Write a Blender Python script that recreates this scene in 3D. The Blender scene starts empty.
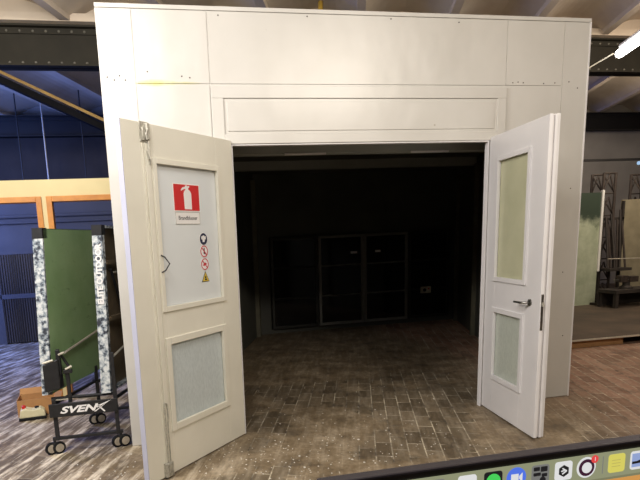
import bpy, bmesh, math, random
from mathutils import Vector, Matrix
random.seed(7)
S = bpy.context.scene
C = S.collection
PI = math.pi

# ---------------------------------------------------------------- camera
cam_d = bpy.data.cameras.new('camera')
cam = bpy.data.objects.new('camera', cam_d); C.objects.link(cam)
YAW, PITCH, ROLL = .1871, -.1779, .0497
right = Vector((0.97969926, -0.19441862, -0.04889547))
fwd = Vector((0.18307458, 0.96704072, -0.17696311))
up = Vector((0.08168884, 0.16441911, 0.98300218))
m = Matrix(((right.x, up.x, -fwd.x, .1121), (right.y, up.y, -fwd.y, -4.3004), (right.z, up.z, -fwd.z, 1.6203), (0, 0, 0, 1)))
cam.matrix_world = m
cam_d.sensor_width = 36; cam_d.lens = 534.2235/640*36
cam_d.shift_x = 82.5953/640; cam_d.shift_y = 98.3003/640
cam_d.clip_start = .05
S.camera = cam

# ---------------------------------------------------------------- world, exposure
w = bpy.data.worlds.new('world'); S.world = w; w.use_nodes = True
w.node_tree.nodes['Background'].inputs[0].default_value = (.8, .85, 1, 1)
w.node_tree.nodes['Background'].inputs[1].default_value = .03
S.view_settings.view_transform = 'Standard'; S.view_settings.look = 'None'
S.view_settings.gamma = 1; S.view_settings.use_curve_mapping = False
S.view_settings.exposure = 0.0

def area(name, loc, target, sx, sy, power, col):
    l = bpy.data.lights.new(name, 'AREA'); l.shape = 'RECTANGLE'; l.size = sx; l.size_y = sy
    l.energy = power; l.color = col
    o = bpy.data.objects.new(name, l); C.objects.link(o); o.location = loc
    o.rotation_euler = (Vector(target)-Vector(loc)).to_track_quat('-Z', 'Y').to_euler()
    return o
area('hall_lamp_left', (-.2, -3.3, 4.1), (1.2, -.6, .2), 1.6, .25, 96, (1, .96, .92))
area('hall_lamp_middle', (3.4, -4.2, 4.0), (2.8, 0, .6), 1.6, .3, 112, (1, .90, .77))
area('hall_lamp_right', (7.2, .2, 4.0), (6.9, 1.6, 0), .3, 1.6, 75, (1, .84, .68))
area('far_right_fill', (8.8, 3.0, 4.0), (9.2, 5.4, 1), .3, 1.6, 75, (1, .86, .70))  # added unseen lamp that lightens the wall behind the towers
area('left_floor_fill', (-1.7, -1.9, 3.7), (-.6, .5, .2), .3, 1.4, 165, (1, .95, .90))  # added unseen lamp that brightens the floor and booth column at left
area('ceiling_wash_left', (-.9, .3, 3.7), (-.6, 1.6, 4.6), 1.4, .3, 28, (1, .93, .84))  # ceiling washes: added unseen uplights that brighten the vaults
area('ceiling_wash_middle', (3.2, .2, 3.75), (3.3, 1.9, 4.6), 1.6, .3, 18, (1, .86, .70))
area('ceiling_wash_right', (6.9, .8, 3.75), (6.9, 2.2, 4.5), 1.4, .3, 15, (1, .84, .68))
area('ceiling_wash_far_right', (9.6, 4.2, 3.5), (9.8, 6.5, 4.4), 1.4, .3, 10, (1, .84, .68))
area('blue_daylight_left', (-4.6, 3.9, 2.3), (-1.6, 4.9, 0.2), 2.0, 2.0, 260, (.15, .27, 1))
area('blue_daylight_upper', (-4.2, 4.4, 2.9), (-1.2, 5.4, 4.4), 1.6, 1.6, 110, (.17, .30, 1))

# ---------------------------------------------------------------- materials
def new_mat(name):
    mt = bpy.data.materials.new(name); mt.use_nodes = True
    nt = mt.node_tree; b = nt.nodes['Principled BSDF']
    return mt, nt, b
def coords(nt, scale=(1, 1, 1), rot=(0, 0, 0), loc=(0, 0, 0), kind='Object'):
    tc = nt.nodes.new('ShaderNodeTexCoord'); mp = nt.nodes.new('ShaderNodeMapping')
    mp.inputs['Scale'].default_value = scale; mp.inputs['Rotation'].default_value = rot; mp.inputs['Location'].default_value = loc
    nt.links.new(tc.outputs[kind], mp.inputs['Vector']); return mp.outputs[0]
def noise(nt, vec, scale, detail=4, rough=.55):
    n = nt.nodes.new('ShaderNodeTexNoise'); n.inputs['Scale'].default_value = scale
    n.inputs['Detail'].default_value = detail; n.inputs['Roughness'].default_value = rough
    nt.links.new(vec, n.inputs['Vector']); return n.outputs['Fac']
def ramp(nt, fac, stops):
    r = nt.nodes.new('ShaderNodeValToRGB'); nt.links.new(fac, r.inputs[0])
    e = r.color_ramp.elements
    e[0].position, e[0].color = stops[0][0], tuple(stops[0][1])+(1,)
    e[1].position, e[1].color = stops[-1][0], tuple(stops[-1][1])+(1,)
    for p, c in stops[1:-1]:
        x = e.new(p); x.color = tuple(c)+(1,)
    return r.outputs[0]
def mix(nt, fac, a, b, mode='MIX'):
    n = nt.nodes.new('ShaderNodeMix'); n.data_type = 'RGBA'; n.blend_type = mode
    for k, v in ((0, fac), (6, a), (7, b)):
        if isinstance(v, (int, float)): n.inputs[k].default_value = v
        elif isinstance(v, tuple): n.inputs[k].default_value = v+(1,) if len(v) == 3 else v
        else: nt.links.new(v, n.inputs[k])
    return n.outputs[2]
def math_n(nt, op, a, b=0.0, c=0.0, clamp=False):
    n = nt.nodes.new('ShaderNodeMath'); n.operation = op; n.use_clamp = clamp
    for k, v in ((0, a), (1, b), (2, c)):
        if isinstance(v, (int, float)): n.inputs[k].default_value = v
        else: nt.links.new(v, n.inputs[k])
    return n.outputs[0]
def bump(nt, b, h, strength, dist=.01):
    n = nt.nodes.new('ShaderNodeBump'); n.inputs['Strength'].default_value = strength; n.inputs['Distance'].default_value = dist
    nt.links.new(h, n.inputs['Height']); nt.links.new(n.outputs[0], b.inputs['Normal'])
def mat(name, c1, c2=None, scale=6, rough=.5, metal=0, bmp=0, bscale=40, spec=.5):
    """speckled / slightly uneven colour"""
    mt, nt, b = new_mat(name)
    c2 = c2 or tuple(x*.82 for x in c1)
    v = coords(nt)
    nt.links.new(ramp(nt, noise(nt, v, scale), [(.3, c2), (.7, c1)]), b.inputs['Base Color'])
    b.inputs['Roughness'].default_value = rough; b.inputs['Metallic'].default_value = metal
    b.inputs['Specular IOR Level'].default_value = spec
    if bmp: bump(nt, b, noise(nt, v, bscale), bmp)
    return mt
def emit(name, c, s=1):
    mt, nt, b = new_mat(name)
    b.inputs['Base Color'].default_value = (0.01, .01, .01, 1)
    b.inputs['Emission Color'].default_value = c+(1,); b.inputs['Emission Strength'].default_value = s
    b.inputs['Roughness'].default_value = .4
    return mt

M = {}
# painted sheet metal of the booth front, yellow stain on the left panel joint, rust nicks
def facade_mat():
    mt, nt, b = new_mat('painted_sheet_metal')
    v = coords(nt)
    base = ramp(nt, noise(nt, v, 1.3, 5), [(.3, (.55, .53, .485)), (.7, (.63, .61, .57))])
    sp = nt.nodes.new('ShaderNodeSeparateXYZ'); nt.links.new(v, sp.inputs[0])
    def blob(cx, cz, rx, rz):
        dx = math_n(nt, 'DIVIDE', math_n(nt, 'SUBTRACT', sp.outputs[0], cx), rx)
        dz = math_n(nt, 'DIVIDE', math_n(nt, 'SUBTRACT', sp.outputs[2], cz), rz)
        d = math_n(nt, 'ADD', math_n(nt, 'MULTIPLY', dx, dx), math_n(nt, 'MULTIPLY', dz, dz))
        n = math_n(nt, 'MULTIPLY', noise(nt, v, 14, 5), 1.2)
        return math_n(nt, 'SUBTRACT', 1.5, math_n(nt, 'ADD', d, n), clamp=True)
    c = mix(nt, blob(.40, 2.822, .19, .030), base, (.62, .60, .20))
    c = mix(nt, math_n(nt, 'MULTIPLY', blob(.62, 2.822, .15, .012), .8), c, (.55, .53, .28))
    # small rusty nicks
    vo = nt.nodes.new('ShaderNodeTexVoronoi'); vo.inputs['Scale'].default_value = 2.6
    nt.links.new(coords(nt, (1, .1, 1)), vo.inputs['Vector'])
    nick = ramp(nt, vo.outputs['Distance'], [(.012, (1, 1, 1)), (.03, (0, 0, 0))])
    c = mix(nt, math_n(nt, 'MULTIPLY', nick, .7), c, (.22, .16, .10))
    nt.links.new(c, b.inputs['Base Color'])
    b.inputs['Roughness'].default_value = .33
    bump(nt, b, noise(nt, coords(nt, (1, 1, .55)), 2.6, 2), .22, .05)
    return mt
M['facade'] = facade_mat()
M['paint_white'] = mat('white_gloss_paint', (.80, .78, .78), (.74, .72, .72), 2.5, .38, bmp=.05, bscale=5)
M['paint_cream'] = mat('cream_gloss_paint', (.82, .79, .68), (.75, .72, .61), 2.5, .4, bmp=.05, bscale=5)
M['tinted_edge'] = mat('daylight_tinted_door_edge', (.50, .51, .62), (.45, .46, .57), 3, .45)  # bluish daylight put into the colour of the door edge
M['black'] = mat('black_powder_coat', (.018, .018, .020), (.010, .010, .011), 20, .45)
M['rubber'] = mat('black_rubber', (.02, .02, .02), (.012, .012, .012), 20, .85, spec=.1)
M['steel'] = mat('worn_steel', (.45, .44, .42), (.25, .24, .22), 18, .35, 1)
M['zinc'] = mat('zinc_hardware', (.62, .60, .52), (.34, .32, .27), 60, .4, .35)
M['pale_bar'] = mat('pale_galvanised_bar', (.62, .58, .48), (.48, .44, .35), 14, .45, .2)
M['girder'] = mat('dark_riveted_iron', (.034, .031, .023), (.024, .022, .017), 3, .7, spec=.15)
M['girder_dark'] = mat('black_painted_iron', (.012, .011, .010), (.008, .007, .007), 4, .6)
M['shading'] = mat('matt_black_shadow', (.008, .008, .010), (.005, .005, .006), 5, .9, spec=.05)  # near-black for the bar that imitates a shadow band
M['rivet'] = mat('pale_worn_rivet', (.16, .15, .12), (.09, .085, .07), 30, .5)
M['plaster'] = mat('old_ceiling_plaster', (.62, .54, .43), (.50, .42, .33), 1.6, .85, bmp=.25, bscale=9)
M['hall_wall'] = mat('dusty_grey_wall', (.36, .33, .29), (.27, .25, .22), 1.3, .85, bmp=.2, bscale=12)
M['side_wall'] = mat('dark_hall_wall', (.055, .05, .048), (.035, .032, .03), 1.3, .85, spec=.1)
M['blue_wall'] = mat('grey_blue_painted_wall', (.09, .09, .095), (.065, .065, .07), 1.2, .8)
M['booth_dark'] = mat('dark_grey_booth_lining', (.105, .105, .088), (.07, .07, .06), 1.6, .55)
M['cream_wall'] = mat('cream_yellow_partition_paint', (.80, .68, .36), (.72, .60, .31), 2, .6)
M['orange_wood'] = mat('varnished_orange_wood', (.72, .30, .055), (.55, .21, .035), 9, .4)
M['yellow_pipe'] = mat('yellow_painted_pipe', (.72, .48, .08), (.55, .34, .05), 9, .4)
M['brass_pipe'] = mat('ochre_pipe', (.30, .19, .05), (.20, .12, .035), 9, .45)
M['board'] = mat('raw_wood_board', (.50, .28, .12), (.36, .19, .08), 7, .7)
M['cardboard'] = mat('brown_cardboard', (.52, .27, .10), (.42, .21, .08), 8, .85)
M['cardboard_in'] = mat('cardboard_inside', (.26, .15, .07), (.2, .11, .05), 8, .9)
M['cream_plastic'] = mat('cream_plastic', (.72, .66, .42), (.64, .58, .36), 8, .45)
M['red_plastic'] = mat('red_plastic', (.65, .03, .02), (.5, .02, .015), 8, .4)
M['rust'] = mat('rusty_dark_steel', (.055, .038, .028), (.028, .020, .016), 20, .7)
M['bench'] = mat('dark_bench_wood', (.045, .035, .028), (.022, .018, .015), 8, .7)
M['underside'] = mat('brown_table_underside', (.22, .165, .10), (.15, .11, .066), 9, .6)
M['ivory'] = mat('ivory_plastic', (.72, .68, .55), (.62, .58, .46), 9, .5)
M['wheel_face'] = mat('beige_wheel_disc', (.42, .36, .28), (.30, .26, .20), 30, .55)
M['tan_board'] = mat('tan_chipboard', (.30, .26, .17), (.22, .19, .12), 5, .8)
M['white_tape'] = mat('white_enamel', (.8, .8, .76), (.72, .72, .68), 8, .4)
M['sign_red'] = mat('sign_red', (.62, .018, .02), (.55, .015, .016), 8, .35)
M['sign_white'] = mat('sign_white', (.86, .84, .82), (.8, .78, .76), 8, .4)
M['sign_blue'] = mat('sign_dark_blue', (.01, .015, .06), (.008, .012, .05), 8, .4)
M['sign_yellow'] = mat('sign_yellow', (.75, .55, .06), (.68, .48, .05), 8, .4)
M['ink'] = mat('black_ink', (.015, .015, .02), (.01, .01, .012), 8, .5)
M['red_ink'] = mat('red_ink', (.6, .04, .06), (.5, .03, .05), 8, .5)
M['chip'] = mat('white_paint_flakes', (.72, .69, .62), (.5, .47, .4), 30, .8)

def floor_mat():
    mt, nt, b = new_mat('worn_brick_floor')
    a = math.radians(-66.3)          # bricks run into the depth of the hall, parallel to the booth's side walls
    v = coords(nt, rot=(0, 0, a))
    wv = coords(nt)
    # wobble
    br = nt.nodes.new('ShaderNodeTexBrick'); nt.links.new(v, br.inputs['Vector'])
    br.inputs['Scale'].default_value = 1; br.inputs['Brick Width'].default_value = .27; br.inputs['Row Height'].default_value = .122
    br.inputs['Mortar Size'].default_value = .0055; br.inputs['Mortar Smooth'].default_value = .3; br.inputs['Bias'].default_value = 0
    br.inputs['Color1'].default_value = (0, 0, 0, 1); br.inputs['Color2'].default_value = (1, 1, 1, 1); br.inputs['Mortar'].default_value = (.5, .5, .5, 1)
    sp = nt.nodes.new('ShaderNodeSeparateXYZ'); nt.links.new(wv, sp.inputs[0])
    px, py = sp.outputs[0], sp.outputs[1]
    n1 = noise(nt, wv, .9, 6, .6); n2 = noise(nt, wv, 3.5, 7, .65); n3 = noise(nt, wv, 28, 4, .6)
    vs = nt.nodes.new('ShaderNodeVectorMath'); vs.operation = 'MULTIPLY'; vs.inputs[1].default_value = (1.3, 9, 1); nt.links.new(v, vs.inputs[0])
    st = noise(nt, vs.outputs[0], 1.4, 6, .65)     # scuffs drawn along the bricks
    brick = ramp(nt, br.outputs['Color'], [(0, (.095, .070, .042)), (.5, (.13, .098, .060)), (1, (.17, .130, .083))])
    red = ramp(nt, br.outputs['Color'], [(0, (.19, .10, .062)), (.5, (.255, .14, .09)), (1, (.33, .195, .13))])
    rm = math_n(nt, 'ADD', math_n(nt, 'MULTIPLY', math_n(nt, 'SUBTRACT', px, 3.9), .9), math_n(nt, 'MULTIPLY', n1, .8), clamp=True)
    brick = mix(nt, rm, brick, red)
    screed = ramp(nt, n2, [(.25, (.095, .066, .036)), (.5, (.18, .132, .078)), (.75, (.34, .27, .18))])
    # smooth screed inside the booth and in patches in front of it
    inside = math_n(nt, 'MULTIPLY', math_n(nt, 'SUBTRACT', py, 1.25), 6)
    inner = math_n(nt, 'ADD', inside, math_n(nt, 'MULTIPLY', math_n(nt, 'SUBTRACT', n1, .5), 5), clamp=True)
    notright = math_n(nt, 'SUBTRACT', 1, math_n(nt, 'MULTIPLY', math_n(nt, 'SUBTRACT', px, 4.0), 2, clamp=True), clamp=True)
    inner = math_n(nt, 'MULTIPLY', inner, notright)
    patch = math_n(nt, 'MULTIPLY', math_n(nt, 'SUBTRACT', n1, .50), 30, clamp=True)
    patch = math_n(nt, 'MULTIPLY', patch, math_n(nt, 'SUBTRACT', 1, math_n(nt, 'MULTIPLY', rm, .85)))
    cover = math_n(nt, 'MAXIMUM', inner, patch)
    joint_c = mix(nt, math_n(nt, 'MULTIPLY', math_n(nt, 'SUBTRACT', n2, .38), 4, clamp=True), (.07, .055, .04), (.52, .45, .33))
    bj = mix(nt, br.outputs['Fac'], brick, joint_c)
    c = mix(nt, math_n(nt, 'MULTIPLY', cover, .88), bj, screed)
    # pale dust, mostly to the left of the booth, and drawn out streaks
    left = math_n(nt, 'MULTIPLY', math_n(nt, 'SUBTRACT', .9, px), .8, clamp=True)
    dust = math_n(nt, 'MULTIPLY', math_n(nt, 'SUBTRACT', st, .47), 6, clamp=True)
    c = mix(nt, math_n(nt, 'MULTIPLY', dust, math_n(nt, 'ADD', .12, math_n(nt, 'MULTIPLY', left, .85))), c, (.70, .61, .47))
    dk = math_n(nt, 'MULTIPLY', math_n(nt, 'SUBTRACT', .44, n2), 7, clamp=True)
    c = mix(nt, math_n(nt, 'MULTIPLY', dk, .55), c, (.06, .046, .034))
    c = mix(nt, .35, c, ramp(nt, n3, [(.3, (.35, .35, .35)), (.7, (.75, .75, .75))]), 'OVERLAY')
    # scattered pale crumbs
    vo = nt.nodes.new('ShaderNodeTexVoronoi'); vo.inputs['Scale'].default_value = 16; nt.links.new(wv, vo.inputs['Vector'])
    cr = ramp(nt, vo.outputs['Distance'], [(.07, (1, 1, 1)), (.11, (0, 0, 0))])
    near = math_n(nt, 'MULTIPLY', math_n(nt, 'SUBTRACT', .8, math_n(nt, 'ADD', py, math_n(nt, 'MULTIPLY', px, .12))), 2, clamp=True)
    cm = math_n(nt, 'MULTIPLY', math_n(nt, 'MULTIPLY', cr, near), math_n(nt, 'MULTIPLY', math_n(nt, 'SUBTRACT', n2, .45), 8, clamp=True))
    c = mix(nt, math_n(nt, 'MULTIPLY', cm, .8), c, (.55, .50, .42))
    nt.links.new(c, b.inputs['Base Color'])
    nt.links.new(ramp(nt, n2, [(.3, (.48, .48, .48)), (.7, (.72, .72, .72))]), b.inputs['Roughness'])
    h = math_n(nt, 'SUBTRACT', math_n(nt, 'MULTIPLY', n3, .5), math_n(nt, 'MULTIPLY', br.outputs['Fac'], math_n(nt, 'SUBTRACT', 1, cover)))
    bump(nt, b, h, .4, .006)
    return mt
M['floor'] = floor_mat()

def pane_mat(name, c1, c2, rough, trans, ripples=60, sz=(1, 1, 1)):
    mt, nt, b = new_mat(name)
    v = coords(nt, sz)
    nt.links.new(ramp(nt, noise(nt, v, ripples, 3), [(.3, c2), (.7, c1)]), b.inputs['Base Color'])
    b.inputs['Roughness'].default_value = rough; b.inputs['Transmission Weight'].default_value = trans
    bump(nt, b, noise(nt, v, ripples, 3), .15, .004)
    return mt
M['pane_milky'] = pane_mat('milky_white_glass', (.84, .87, .87), (.78, .81, .815), .25, .15, 2)
M['pane_ribbed'] = pane_mat('ribbed_frosted_glass', (.70, .76, .76), (.58, .64, .64), .35, .15, 90, (1, 1, .35))
M['pane_yellow'] = pane_mat('yellowish_frosted_glass', (.66, .65, .45), (.57, .57, .38), .3, .15, 4)
M['pane_green'] = pane_mat('greenish_frosted_glass', (.64, .68, .60), (.53, .57, .50), .35, .15, 90, (1, 1, .35))
M['pane_dark'] = pane_mat('dark_glass', (.012, .012, .013), (.008, .008, .009), .08, .1, 2)
def dusty():
    mt, nt, b = new_mat('whitewashed_green_glass')
    v = coords(nt); sp = nt.nodes.new('ShaderNodeSeparateXYZ'); nt.links.new(v, sp.inputs[0])
    n = noise(nt, v, 3.2, 6, .65)
    f = math_n(nt, 'ADD', math_n(nt, 'MULTIPLY', math_n(nt, 'SUBTRACT', 1.66, sp.outputs[2]), 5), math_n(nt, 'MULTIPLY', math_n(nt, 'SUBTRACT', n, .5), 3), clamp=True)
    pale = ramp(nt, n, [(.3, (.33, .38, .25)), (.7, (.56, .60, .45))])
    nt.links.new(mix(nt, f, (.045, .065, .045), pale), b.inputs['Base Color'])
    b.inputs['Roughness'].default_value = .5; b.inputs['Transmission Weight'].default_value = .1
    return mt
M['pane_dusty'] = dusty()

def green_mat():
    mt, nt, b = new_mat('worn_green_table_top')
    v = coords(nt)
    c = ramp(nt, noise(nt, v, 2.2, 6), [(.3, (.23, .39, .17)), (.7, (.35, .52, .27))])
    sc = math_n(nt, 'MULTIPLY', math_n(nt, 'SUBTRACT', noise(nt, coords(nt, (1, 1, 2)), 7, 7, .75), .60), 9, clamp=True)
    c = mix(nt, math_n(nt, 'MULTIPLY', sc, .6), c, (.07, .14, .05))
    nt.links.new(c, b.inputs['Base Color']); b.inputs['Roughness'].default_value = .55
    return mt
M['green'] = green_mat()
def camo_mat():
    mt, nt, b = new_mat('grey_camouflage_edge')
    v = coords(nt)
    c = ramp(nt, noise(nt, v, 26, 5, .6), [(.40, (.04, .045, .06)), (.46, (.20, .24, .28)), (.52, (.42, .46, .48)), (.62, (.66, .68, .67))])
    nt.links.new(c, b.inputs['Base Color']); b.inputs['Roughness'].default_value = .5
    return mt
M['camo'] = camo_mat()
def slat_mat():
    mt, nt, b = new_mat('dark_blue_grey_slats')
    wv = nt.nodes.new('ShaderNodeTexWave'); wv.wave_type = 'BANDS'; wv.bands_direction = 'X'; wv.inputs['Scale'].default_value = 7
    nt.links.new(coords(nt), wv.inputs['Vector'])
    nt.links.new(ramp(nt, wv.outputs['Fac'], [(.3, (.010, .008, .007)), (.7, (.05, .042, .038))]), b.inputs['Base Color'])
    return mt
M['slats'] = slat_mat()

# ---------------------------------------------------------------- mesh helpers
def NB(): return bmesh.new()
def add_box(bm, a, b, skew=None):
    """axis box from corner a to corner b; skew(v) may move each corner"""
    vs = []
    for x in (a[0], b[0]):
        for y in (a[1], b[1]):
            for z in (a[2], b[2]):
                v = Vector((x, y, z)); vs.append(bm.verts.new(skew(v) if skew else v))
    for f in ((0, 1, 3, 2), (4, 6, 7, 5), (0, 4, 5, 1), (2, 3, 7, 6), (0, 2, 6, 4), (1, 5, 7, 3)):
        bm.faces.new([vs[i] for i in f])
    return bm
def bx(a, b, skew=None): return add_box(NB(), a, b, skew)
def frame_of(d):
    d = d.normalized(); h = Vector((0, 0, 1)) if abs(d.z) < .9 else Vector((1, 0, 0))
    s = d.cross(h).normalized(); return s, d.cross(s).normalized()
def add_tube(bm, pts, r, n=12, cap=True):
    pts = [Vector(p) for p in pts]; rings = []
    for i, p in enumerate(pts):
        d = (pts[min(i+1, len(pts)-1)]-pts[max(i-1, 0)])
        if i == 0: s, t = frame_of(d)
        else:
            dn = d.normalized(); s = (s-dn*s.dot(dn)).normalized(); t = dn.cross(s)
        rr = r[i] if isinstance(r, (list, tuple)) else r
        rings.append([bm.verts.new(p+s*math.cos(2*PI*k/n)*rr+t*math.sin(2*PI*k/n)*rr) for k in range(n)])
    for a, b in zip(rings, rings[1:]):
        for k in range(n): bm.faces.new((a[k], a[(k+1) % n], b[(k+1) % n], b[k]))
    if cap: bm.faces.new(rings[0][::-1]); bm.faces.new(rings[-1])
    return bm
def tb(pts, r, n=12): return add_tube(NB(), pts, r, n)
def add_prism(bm, poly, fn0, fn1):
    a = [bm.verts.new(fn0(p)) for p in poly]; b = [bm.verts.new(fn1(p)) for p in poly]
    n = len(poly)
    bm.faces.new(a[::-1]); bm.faces.new(b)
    for k in range(n): bm.faces.new((a[k], a[(k+1) % n], b[(k+1) % n], b[k]))
    return bm
def add_lathe(bm, c, axis, prof, n=20):
    """prof: (distance along axis, radius)"""
    axis = Vector(axis).normalized(); s, t = frame_of(axis); c = Vector(c); rings = []
    for h, r in prof:
        rings.append([bm.verts.new(c+axis*h+s*math.cos(2*PI*k/n)*max(r, 1e-4)+t*math.sin(2*PI*k/n)*max(r, 1e-4)) for k in range(n)])
    for a, b in zip(rings, rings[1:]):
        for k in range(n): bm.faces.new((a[k], a[(k+1) % n], b[(k+1) % n], b[k]))
    bm.faces.new(rings[0][::-1]); bm.faces.new(rings[-1])
    return bm
def obj(name, bm, mt, parent=None, bev=0, smooth=False):
    bmesh.ops.recalc_face_normals(bm, faces=bm.faces)
    me = bpy.data.meshes.new(name); bm.to_mesh(me); bm.free()
    me.materials.append(mt)
    o = bpy.data.objects.new(name, me); C.objects.link(o)
    if parent: o.parent = parent
    if smooth:
        for p in me.polygons: p.use_smooth = True
    if bev:
        md = o.modifiers.new('bevel', 'BEVEL'); md.width = bev; md.segments = 2; md.limit_method = 'ANGLE'
    return o
def thing(name, label, cat, loc=(0, 0, 0), rotz=0, group=None, kind=None):
    o = bpy.data.objects.new(name, None); C.objects.link(o); o.empty_display_size = .1
    o.location = loc; o.rotation_euler = (0, 0, rotz); tag(o, label, cat, group, kind); return o
def tag(o, label=None, cat=None, group=None, kind=None):
    if label: o['label'] = label
    if cat: o['category'] = cat
    if group: o['group'] = group
    if kind: o['kind'] = kind
    return o
def struct(name, bm, mt, label=None, cat=None, bev=0):
    o = obj(name, bm, mt, bev=bev); o['kind'] = 'structure'
    if label: o['label'] = label
    if cat: o['category'] = cat
    return o
def text_mesh(txt, size, shear=0, bold=.0, depth=.0005):
    cu = bpy.data.curves.new('t', 'FONT'); cu.body = txt; cu.size = size; cu.shear = shear
    cu.align_x = 'CENTER'; cu.align_y = 'CENTER'; cu.offset = bold; cu.extrude = depth
    o = bpy.data.objects.new('t', cu); C.objects.link(o)
    bpy.context.view_layer.update()
    me = bpy.data.meshes.new_from_object(o.evaluated_get(bpy.context.evaluated_depsgraph_get()))
    bpy.data.objects.remove(o); bpy.data.curves.remove(cu)
    return me
def add_text(bm, txt, size, fn, **k):
    """fn maps a flat text coordinate (x, y, depth) into place"""
    me = text_mesh(txt, size, **k); t = bmesh.new(); t.from_mesh(me); bpy.data.meshes.remove(me)
    mp = {v: bm.verts.new(fn(v.co.x, v.co.y, v.co.z)) for v in t.verts}
    for f in t.faces:
        try: bm.faces.new([mp[v] for v in f.verts])
        except ValueError: pass
    t.free(); return bm
U = Vector((.4025, .9154, 0))        # direction in which the hall recedes (booth sides, bricks, ceiling vaults)
def alongU(x0, y): return x0+U.x/U.y*y

# ---------------------------------------------------------------- hall shell
struct('floor', bx((-6, -7, -.12), (14, 13, 0)), M['floor'], 'worn brick and screed floor with pale dust', 'floor')
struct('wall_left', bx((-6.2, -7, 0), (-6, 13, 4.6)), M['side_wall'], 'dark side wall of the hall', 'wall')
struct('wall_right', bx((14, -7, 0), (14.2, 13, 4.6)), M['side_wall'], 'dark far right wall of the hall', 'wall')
struct('wall_back', bx((-6, 7.45, 0), (14, 7.6, 4.6)), M['hall_wall'], 'dusty grey rear wall of the hall', 'wall')
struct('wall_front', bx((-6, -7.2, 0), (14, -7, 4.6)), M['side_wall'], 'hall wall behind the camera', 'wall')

# vaulted ceiling: shallow barrel vaults with ribs, running along U
bm = NB(); prof = []
period = 1.21; s0 = 6.67-2.2*U.x/U.y
k0 = -12
for k in range(-14, 12):
    xs = s0+period*k
    prof += [(xs-.06, 4.28), (xs-.055, 4.22), (xs+.055, 4.22), (xs+.06, 4.28)]
    for i in range(1, 12):
        t = i/12; prof.append((xs+.06+(period-.12)*t, 4.28+.20*math.sin(PI*t)))
ya, yb = -7.0, 7.6
va = [bm.verts.new((alongU(x, ya), ya, z)) for x, z in prof]; vb = [bm.verts.new((alongU(x, yb), yb, z)) for x, z in prof]
ta = [bm.verts.new((v.co.x, v.co.y, 4.7)) for v in va]; tb_ = [bm.verts.new((v.co.x, v.co.y, 4.7)) for v in vb]
for i in range(len(prof)-1):
    bm.faces.new((va[i], va[i+1], vb[i+1], vb[i])); bm.faces.new((ta[i], tb_[i], tb_[i+1], ta[i+1]))
    bm.faces.new((va[i], ta[i], ta[i+1], va[i+1])); bm.faces.new((vb[i], vb[i+1], tb_[i+1], tb_[i]))
struct('ceiling', bm, M['plaster'], 'plastered ceiling of shallow barrel vaults with ribs', 'ceiling')

# girders
def girder(name, y, z0, z1, mt, rivets, label):
    bm = NB(); rv = NB()
    add_box(bm, (-6, y, z0), (14, y+.03, z1))
    add_box(bm, (-6, y-.09, z0), (14, y+.12, z0+.022)); add_box(bm, (-6, y-.09, z1-.022), (14, y+.12, z1))
    add_box(bm, (-6, y-.02, z0+.022), (14, y, z0+.075)); add_box(bm, (-6, y-.02, z1-.085), (14, y, z1-.022))
    if rivets:
        x = -2.4
        while x < 8.2:
            if not (0.3 < x < 6.6):
                for zz in (z0+.05, z1-.055):
                    add_lathe(rv, (x, y-.018, zz), (0, -1, 0), [(0, .017), (.008, .014), (.013, .006)], 8)
            x += .146
    o = struct(name, bm, mt, label, 'girder')
    if rivets: obj('rivets', rv, M['rivet'], o)
    return o
girder('girder', 2.8, 3.765, 4.215, M['girder'], True, 'dark riveted iron girder crossing above the booth')
girder('girder', 7.2, 3.83, 4.215, M['girder_dark'], False, 'black iron girder further back in the hall')
struct('trim_1', bx((-6, 2.62, 4.215), (14, 2.74, 4.30)), M['plaster'], 'plaster ledge on top of the riveted girder', 'trim')

struct('wall_spandrel', bx((-6, 2.74, 4.215), (14, 2.95, 4.52)), M['plaster'], 'plaster infill between the riveted girder and the vaults', 'wall')

# ---------------------------------------------------------------- booth shell
W, H = 4.16, 3.36
OL, OR, OH = .951, 3.207, 2.374
def facade():
    bm = NB(); g = .005
    add_box(bm, (0, .006, 0), (OL, .03, H)); add_box(bm, (OR, .006, 0), (W, .03, H)); add_box(bm, (OL, .006, OH), (OR, .03, H))
    def pan(x0, x1, z0, z1, slant=0):
        add_box(bm, (x0+g, 0, z0+g), (x1-g, .008, z1-g))
    Z = 2.815; T = H-.028
    pan(-g, .258, 0, T); pan(.258, .812, 0, Z); pan(.258, .812, Z, T)
    pan(.812, 3.35, Z, T)
    pan(.812, OL+g, 0, Z)
    pan(OR-g, 3.35, 0, Z); pan(3.35, 3.90, 0, Z); pan(3.35, 3.90, Z, T); pan(3.90, W+g, 0, T)
    add_box(bm, (0, -.004, H-.028), (W, .008, H))
    return bm
struct('wall_booth_front', facade(), M['facade'], 'glossy white sheet metal front of the booth with panel joints', 'wall')
# nail heads and seams torn open
bm = NB()
for x, z in ((.345, 2.90), (.60, 2.87), (.66, 2.86), (.05, 2.86), (.10, 2.84), (.14, 2.87), (.18, 2.84), (3.42, 2.84), (3.47, 2.845), (3.52, 2.84), (3.72, 2.835), (3.83, 2.84),
             (3.97, 2.85), (4.06, 2.80), (1.6, 3.31), (2.3, 3.31), (2.9, 3.30), (.9, 3.30), (4.05, 1.95), (4.02, 1.2), (4.06, .6)):
    add_lathe(bm, (x, 0, z), (0, -1, 0), [(0, .0055), (.002, .005), (.003, .003)], 8)
struct('trim_2', bm, M['rust'], 'small rusty nail heads on the booth front', 'trim')
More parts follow.
